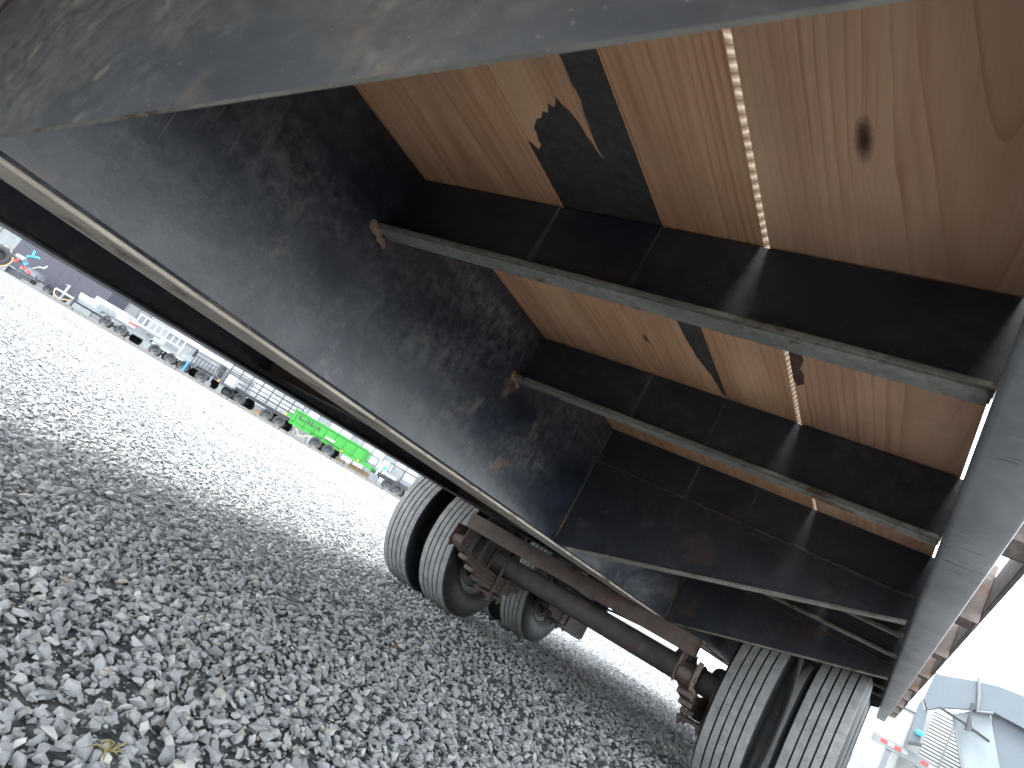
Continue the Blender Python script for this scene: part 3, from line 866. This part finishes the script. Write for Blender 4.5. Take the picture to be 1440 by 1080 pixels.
b = MB(); b.tube([(-1.7, .9, .5), (-1.4, .6, .22), (-.9, .4, .15), (-.3, .2, .35), (0, .1, .5)], .025, 6); b.build('safety_chain', M_TAN, t, smooth=True)
# white ladder-sided trailer
t = far_trailer('ladder_rack_trailer', 'white low trailer with a raised ladder rack, before the small white boxes', -17.2, 36.0, 3.3, .55, .74, M_WHITE, (.35, 1.25, 2.05))
b = MB()
for z_ in (1.05, 1.55): b.box(-1.4, 1.5, .0, .06, z_, z_ + .07)
b.build('ladder_rail', M_WHITE, t)
for k in range(9):
    b = MB(); b.box(-1.32 + .34 * k, -1.26 + .34 * k, .012, .048, 1.121, 1.549); b.build('rung', M_WHITE, t)
for x_ in (.1, 1.4):
    b = MB(); b.box(x_, x_ + .07, .0, .06, .742, 1.048); b.build('post', M_WHITE, t)
b = MB(); b.box(1.62, 3.2, .02, 1.5, .754, 1.02); b.build('white_load', M_ALU, t)
b = MB(); b.box(-.6, .25, -.03, -.002, .93, 1.04); b.build('toolbox', M_GREYP, t)
# black utility trailer with barred gate and blue jack
t = far_trailer('utility_trailer', 'black trailer with a barred side gate and a bright blue jack', -14.9, 35.8, 2.6, .55, .66, M_DARK, (.9,))
for z_ in (.70, 1.12):
    b = MB(); b.box(0, 1.9, .0, .05, z_, z_ + .06); b.build('rail', M_DARK, t)
for k in range(10):
    b = MB(); b.box(.02 + .2 * k, .06 + .2 * k, .008, .042, .761, 1.119); b.build('bar', M_DARK, t)
jack(t, .0, -.15, .72, M_BLUE); marker(t, 1.75, .62, -.02)
b = MB(); b.lathe([(-.05, .0), (-.05, .16), (.05, .16), (.05, 0)], 18, 'y', c=(1.45, -.2, .20)); b.box(1.40, 1.50, -.2, -.14, .2, .66); b.build('jack_wheel', M_GREYP, t)
b = MB(); b.box(2.0, 2.5, .1, 1.2, .673, 1.2); b.build('white_load', M_WHITE, t)
# black stake-sided trailer
t = far_trailer('stake_side_trailer', 'long black trailer with tall open stake sides next to the green one', -13.2, 36.4, 4.4, .62, .80, M_DARK, (.55, 1.25, 2.9, 3.65))
for k in range(8):
    b = MB(); b.box(.02 + .62 * k, .08 + .62 * k, .0, .05, .802, 1.75); b.build('stake', M_DARK, t)
for z_ in (.98, 1.22, 1.47, 1.7):
    b = MB(); b.box(0, 4.4, -.028, -.002, z_, z_ + .06); b.build('side_board', M_DARK, t)
marker(t, 3.75, .86, -.03); tongue(t, 0, -.7, .55, M_DARK)
b = MB(); b.box(3.7, 4.36, -.034, -.03, .83, 1.0); b.build('green_decal', M_GREEN, t)
# bright green dump trailer
t = far_trailer('dump_trailer', 'bright green ribbed trailer, the only green one in the parked row', -9.0, 35.9, 4.9, .56, .74, M_GREEN, (1.75, 2.5))
b = MB(); b.box(.0, 4.3, -.02, .03, .742, 1.30); b.build('side_wall', M_GREEN, t)
b = MB(); b.box(.0, .04, .032, 1.86, .742, 1.36); b.build('front_wall', M_GREEN, t)
b = MB(); b.box(.045, 4.3, 1.82, 1.86, .742, 1.30); b.build('side_wall', M_GREEN, t)
for k in range(8):
    b = MB(); b.box(.1 + .58 * k, .18 + .58 * k, -.07, -.021, .742, 1.27); b.build('rib', M_GREEN, t)
b = MB(); b.box(-.06, 4.36, -.06, .06, 1.302, 1.37); b.build('top_rail', M_GREEN, t)
for (x_, w_, h_) in ((.35, .10, .2), (.5, .28, .05), (.85, .10, .2), (1.05, .24, .05), (1.05, .06, .2), (1.4, .22, .05), (1.5, .06, .2)):
    b = MB(); b.box(x_, x_ + w_, -.078, -.0715, 1.0, 1.0 + h_); b.build('dark_mark', M_DARK, t)
b = MB(); b.box(2.05, 2.6, -.078, -.0715, .80, .92); b.build('white_decal', M_WHITE, t)
marker(t, 3.1, .66, -.03); marker(t, 4.1, .66, -.03)
tongue(t, 4.9, 5.7, .5, M_GREEN); jack(t, 5.35, .9, 1.1, M_GREYP)
b = MB()
for (a, c, z_, z2) in ((4.35, 5.05, 1.22, 1.27), (4.35, 5.05, .80, .85)): b.box(a, c, -.03, .02, z_, z2)
b.box(4.35, 4.40, -.03, .02, .852, 1.218); b.box(5.0, 5.05, -.03, .02, .852, 1.218); b.build('spare_rack', M_DARK, t)
b = MB(); b.tube([(.6, -.1, .5), (.8, -.15, .25), (1.1, -.2, .3), (1.3, -.1, .5)], .03, 6); b.build('hose', M_TAN, t, smooth=True)
# small dark utility trailer
t = far_trailer('utility_trailer', 'small charcoal trailer with thin top rail, nearest the dual wheels', -3.9, 36.0, 2.9, .55, .68, M_DARK, (.95, 1.5))
b = MB(); b.box(.55, 2.85, .0, .04, .682, .98); b.build('side_wall', M_GREYP, t)
for x_ in (.55, 1.35, 2.1, 2.8):
    b = MB(); b.box(x_, x_ + .05, -.035, -.002, .682, 1.36); b.build('post', M_DARK, t)
b = MB(); b.box(.5, 2.9, -.045, -.005, 1.362, 1.41); b.build('top_rail', M_DARK, t)
b = MB(); b.lathe([(-.05, .0), (-.05, .24), (.05, .24), (.05, 0)], 20, 'y', c=(.15, -.2, .27)); b.build('jack_wheel', M_GREYP, t)
jack(t, .15, -.08, 1.15, M_WHITE)
b = MB(); b.box(.55, 1.2, -.09, -.04, .70, .86); b.build('white_box', M_WHITE, t)
b = MB(); b.lathe([(-.06, .0), (-.06, .10), (.06, .10), (.06, 0)], 14, 'y', c=(.4, -.1, .98)); b.build('blue_cap', M_LBLUE, t)
marker(t, 2.75, .60, -.03)
# timber kerb along the row, lumber blocks beneath
for k in range(8):
    b = MB(); b.box(0, 2.96, -.07, .07, 0, .13); o = b.build('kerb_timber', M_KERB, bevel=.01); o.location = row(-24.0 + 3.0 * k, 35.2); o.rotation_euler = (0, 0, YAW + random.uniform(-.006, .006))
    tag(o, ['timber kerb length', 'timber kerb length'][0] + [' before the coiled equipment', ' before the pale hauler tongue', ' before the pale hauler wheels', ' before the ladder rack trailer', ' before the stake sided trailer', ' before the green trailer front', ' before the green trailer wheels', ' before the small charcoal trailer'][k] + ' on the gravel', 'kerb', 'timber kerb lengths along the parked row')
for L, D, w, h, lb in ((-11.2, 37.0, 1.3, .34, 'tan lumber block stack under the stake sided trailer'), (-5.4, 37.0, 1.5, .36, 'tan lumber block stack under the green trailer'), (-6.1, 36.7, .5, .3, 'short tan lumber block behind the green trailer wheels'), (-1.3, 36.8, .9, .34, 'tan lumber block stack at the charcoal trailer end')):
    r = empty('lumber_stack', row(L, D), YAW + random.uniform(-.1, .1)); tag(r, lb, 'lumber', 'lumber stacks under the parked row')
    for k in range(3):
        b = MB(); b.box(random.uniform(0, .05), w, 0, .5, k * h / 3, (k + 1) * h / 3 - .006); b.build('timber', M_TAN, r)
r = empty('warehouse', row(-52, 56), YAW); tag(r, 'long grey metal clad warehouse wall far behind the parked trailers', 'building')
M_CLAD = flat_paint('grey_cladding', (0.10, 0.105, 0.115), 0.55, 0.12, 1)
b = MB(); b.box(0, 62, .07, 12, 0, 5.6); b.build('wall', M_CLAD, r)
b = MB(); b.prism([(-.3, 5.601), (62.3, 5.601), (62.3, 5.9), (-.3, 5.9)], -.3, 12.3, 'y'); b.build('roof', M_GREYP, r)
for k in range(62):
    b = MB(); b.box(k + .02, k + .98, 0.0, .068, 0, 5.58); b.build('cladding_panel', M_CLAD, r)
for k in range(8):
    b = MB(); b.box(3.1 + 7 * k, 5.9 + 7 * k, -.05, -.002, 0, 3.2); b.build('roller_door', M_ALU, r)
# dark enclosed trailer and odds and ends at the left end of the row
r = empty('enclosed_trailer', row(-27.6, 38.4), YAW); tag(r, 'dark navy enclosed trailer behind the tongue of the pale hauler', 'trailer')
for k in range(6):
    b = MB(); b.box(.98 * k, .98 * k + .972, 0, .05, .45, 2.35); b.build('wall_panel', M_NAVY, r)
b = MB(); b.box(0, 5.88, .052, 2.0, .40, 2.34); b.build('body', M_NAVY, r)
b = MB(); b.box(-.03, 5.91, -.03, 2.02, 2.352, 2.42); b.build('roof', M_GREYP, r)
far_wheel(r, 2.9, .1); far_wheel(r, 3.7, .1); marker(r, 5.2, .98, -.01, None, .1)
r = empty('large_tyre', row(-26.2, 35.9), YAW + .5); tag(r, 'knobbly equipment tyre wrapped in pale chain at the picture edge', 'tyre')
b = MB().lathe([(-.16, .28), (-.19, .38), (-.17, .50), (-.12, .55), (.12, .55), (.17, .50), (.19, .38), (.16, .28)], 32, 'y', c=(0, 0, .55)); b.lathe([(0, 0), (0, .29)], 24, 'y', c=(0, 0, .55)); b.build('tyre_body', M_FARTYRE, r, smooth=True)
for k in range(20):
    a = 2 * math.pi * k / 20
    b = MB(); b.tube([(math.cos(a) * .545, -.14, .55 + math.sin(a) * .545), (math.cos(a + .1) * .565, 0, .55 + math.sin(a + .1) * .565), (math.cos(a) * .545, .14, .55 + math.sin(a) * .545)], .028, 5); b.build('lug', M_TAN if k % 2 else M_FARTYRE, r)
b = MB(); b.tube([(math.cos(a) * .60, -.2 + .02 * math.sin(9 * a), .58 + math.sin(a) * .56) for a in np.linspace(-2.6, .4, 30)], .03, 6); b.build('chain', M_TAN, r, smooth=True)
r = empty('air_compressor', row(-25.2, 36.1), YAW); tag(r, 'grey rounded compressor with red and blue caps beside the chained tyre', 'compressor')
b = MB(); b.box(0, 1.15, 0, .7, .35, .80); b.build('housing', M_GREYP, r, bevel=.12, segs=4)
b = MB(); b.lathe([(0, 0), (0, .17), (.5, .17), (.5, 0)], 18, 'x', c=(-.6, .3, .95)); b.build('tank', M_ALU, r, smooth=True)
for x_, z_, m_ in ((.25, .62, M_RED), (.62, .55, M_RED), (.22, .86, M_BLUE), (-.3, .75, M_RED)):
    b = MB(); b.lathe([(0, 0), (-.03, .09), (.0, .10), (.06, .10)], 14, 'y', c=(x_, -.02, z_)); b.build('cap', m_, r)
b = MB(); b.tube([(.6, .1, .8), (.9, .0, 1.05), (1.15, -.05, 1.1), (1.2, 0, 1.3)], .045, 8); b.build('hose', M_WHITE, r, smooth=True)
b = MB(); b.tube([(-.1, .2, 1.2), (.2, .1, 1.35), (.1, .1, 1.65)], .05, 6); b.tube([(.2, .1, 1.35), (.55, .1, 1.45)], .045, 6); b.build('strap', M_LBLUE, r)
b = MB(); b.box(-.5, .9, .1, .6, .0, .34); b.build('base', M_DARK, r)
# white boxes and panel fence behind the row
def box_trailer(L, D, w, h, label):
    r = empty('box_trailer', row(L, D), YAW); tag(r, label, 'trailer', 'small white box trailers behind the row')
    b = MB(); b.box(0, w, 0, 1.8, .45, h - .28); b.build('body', M_GREYP, r)
    b = MB(); b.prism([(-.05, h - .279), (w + .05, h - .279), (w, h), (.08, h)], -.05, 1.85, 'y'); b.build('roof', M_WHITE, r)
    b = MB(); b.box(w * .55, w * .9, -.012, -.001, .55, h - .45); b.build('door', M_ALU, r)
    far_wheel(r, w * .5, .08)
for a in ((-19.3, 41.5, 1.9, 1.92, 'white roofed box trailer rising above the ladder rack'), (-17.2, 41.5, 1.5, 1.85, 'white roofed box trailer behind the white load'), (-15.4, 42, 1.5, 1.85, 'white roofed box trailer behind the barred gate'), (-13.9, 42, 1.2, 1.85, 'narrow white box trailer beside the slatted rack')):
    box_trailer(*a)
r = empty('slatted_rack', row(-12.6, 39.3), YAW); tag(r, 'tall white slatted rack standing behind the black stake sides', 'rack')
for k in range(8):
    b = MB(); b.box(0, 3.2, 0, .04, .55 + .2 * k, .68 + .2 * k); b.build('slat', M_WHITE, r)
for x_ in (0, 1.06, 2.12, 3.14):
    b = MB(); b.box(x_, x_ + .06, .042, .1, 0, 2.2); b.build('post', M_GREYP, r)
r = empty('panel_fence', row(-9.6, 41), YAW); tag(r, 'pale panelled fence with grey posts behind the green trailer', 'fence')
for k in range(13):
    for j in range(3):
        b = MB(); b.box(.75 * k + .04, .75 * k + .71, 0, .04, .25 + .62 * j, .83 + .62 * j); b.build('panel', M_WHITE if (k + j) % 3 else M_ALU, r)
for k in range(14):
    b = MB(); b.box(.75 * k - .035, .75 * k + .035, -.02, .06, 0, 2.2); b.build('post', M_GREYP, r)

# ------------------------------------------------------------------ gooseneck trailer and shed beyond the side rail
GY, GS = 14.0, 1.4
def gp(x_, z_): return (x_ * GS, CAMH + (z_ - .4655) * GS)
M_GOOSE = flat_paint('blue_grey_paint', (0.085, 0.105, 0.125), 0.45, 0.08, 3)
r = empty('gooseneck_trailer', (0, GY, 0)); tag(r, 'blue-grey gooseneck trailer hitch arching against the sky beyond the side rail', 'trailer')
def gprism(name, pts, y0, y1, mat, parent=None, bevel=.006):
    b = MB(); b.prism([gp(*p) for p in pts], y0, y1, 'y'); return b.build(name, mat, parent or r, bevel=bevel)
gprism('neck', [(.43, 1.30), (.36, 1.40), (.38, 1.74), (.42, 1.735), (.78, 1.86), (.96, 1.91), (1.25, 1.935), (2.1, 1.80), (2.1, 1.45), (1.3, 1.60), (.98, 1.615), (.85, 1.55), (.55, 1.40)], 0, .34, M_GOOSE)
gprism('coupler_post', [(.345, 1.385), (.40, 1.29), (.44, 1.29), (.475, .92), (.385, .88), (.335, 1.3)], .05, .29, M_GOOSE)
gprism('gusset', [(.66, 1.395), (.84, 1.545), (.975, 1.61), (1.22, 1.10), (.96, .82)], .10, .13, flat_paint('pale_gusset_paint', (0.17, 0.2, 0.215), 0.45, 0.08, 3))
gprism('gusset', [(.985, 1.61), (1.29, 1.595), (1.8, 1.50), (1.8, .82), (1.0, .82), (1.22, 1.09)], .15, .18, M_GOOSE)
gprism('brace', [(.655, 1.39), (.685, 1.39), (.97, .82), (.935, .82)], .02, .08, M_GREYP)
b = MB(); b.tube([(gp(.53, 1.39)[0], -.03, gp(.53, 1.39)[1]), (gp(.76, 1.36)[0], -.04, gp(.76, 1.36)[1]), (gp(1.05, 1.30)[0], -.03, gp(1.05, 1.30)[1])], .022, 6); b.build('brake_cable', M_DARK, r, smooth=True)
b = MB(); b.tube([(gp(.80, 1.60)[0], -.02, gp(.80, 1.60)[1]), (gp(.81, 1.45)[0], -.05, gp(.81, 1.45)[1]), (gp(.845, 1.30)[0], -.05, gp(.845, 1.30)[1])], [.02, .02, .055], 8); b.build('jack_handle', M_DARK, r, smooth=True)
b = MB(); b.tube([(gp(.77, 1.9)[0], -.01, gp(.77, 1.9)[1]), (gp(.83, 1.70)[0], -.03, gp(.83, 1.70)[1]), (gp(.86, 1.54)[0], -.03, gp(.86, 1.54)[1]), (gp(1.0, 1.60)[0], -.02, gp(1.0, 1.60)[1])], .03, 8); b.build('chain_loop', M_GREYP, r, smooth=True)
b = MB(); b.box(gp(.385, 1.0)[0], gp(.49, 1.0)[0], -.06, .04, gp(.4, .995)[1], gp(.4, 1.05)[1]); b.build('blue_tag', M_LBLUE, r, bevel=.03, segs=3)
gprism('coupler_foot', [(.37, .885), (.50, .93), (.50, .90), (.38, .85)], -.03, .36, M_DARK)
gprism('deck_rail', [(.02, .69), (2.1, .69), (2.1, .80), (.02, .80)], .4, .5, M_ALU)
for a in (.12, .27, .56, .85, 1.15):
    gprism('reflective_tape', [(a, .735), (a + .075, .735), (a + .075, .775), (a, .775)], .392, .3985, M_RED, bevel=0)
    gprism('reflective_tape', [(a + .08, .735), (a + .15, .735), (a + .15, .775), (a + .08, .775)], .392, .3985, M_WHITE, bevel=0)
for a in (.2, 1.0, 1.8):
    gprism('rail_leg', [(a, .135), (a + .06, .135), (a + .06, .688), (a, .688)], .42, .48, M_GREYP)
r2 = empty('white_shed', (0, GY + 1.2, 0)); tag(r2, 'white shed wall with horizontal louvre ribs behind the gooseneck hitch', 'shed')
def g2(x_, z_): return (x_ * 1.52, CAMH + (z_ - .4655) * 1.52)
b = MB(); b.box(g2(.30, 0)[0], g2(1.15, 0)[0], .03, 2.0, 0, g2(0, 1.40)[1]); b.build('wall', M_WHITE, r2)
for k in range(22):
    z_ = g2(0, .52)[1] + k * .058
    for (xa_, xb_) in ((.50, .70), (.72, 1.12)):
        b = MB(); b.prism([(0.0, z_), (.03, z_ - .012), (.03, z_ + .042), (.012, z_ + .042)], g2(xa_, 0)[0], g2(xb_, 0)[0], 'x'); b.build('louvre', M_WHITE, r2)
r3 = empty('white_post_box', (0, GY + .8, 0)); tag(r3, 'tall white cabinet standing between rub rail and gooseneck post', 'cabinet')
def g3(x_, z_): return (x_ * 1.47, CAMH + (z_ - .4655) * 1.47)
b = MB(); b.box(g3(.17, 0)[0], g3(.34, 0)[0], 0, .5, 0, g3(0, 1.2)[1]); b.build('cabinet', M_WHITE, r3, bevel=.01)
b = MB(); b.box(g3(.155, 0)[0], g3(.355, 0)[0], -.03, .53, g3(0, 1.2)[1] + .001, g3(0, 1.27)[1]); b.build('lid', M_WHITE, r3, bevel=.015)
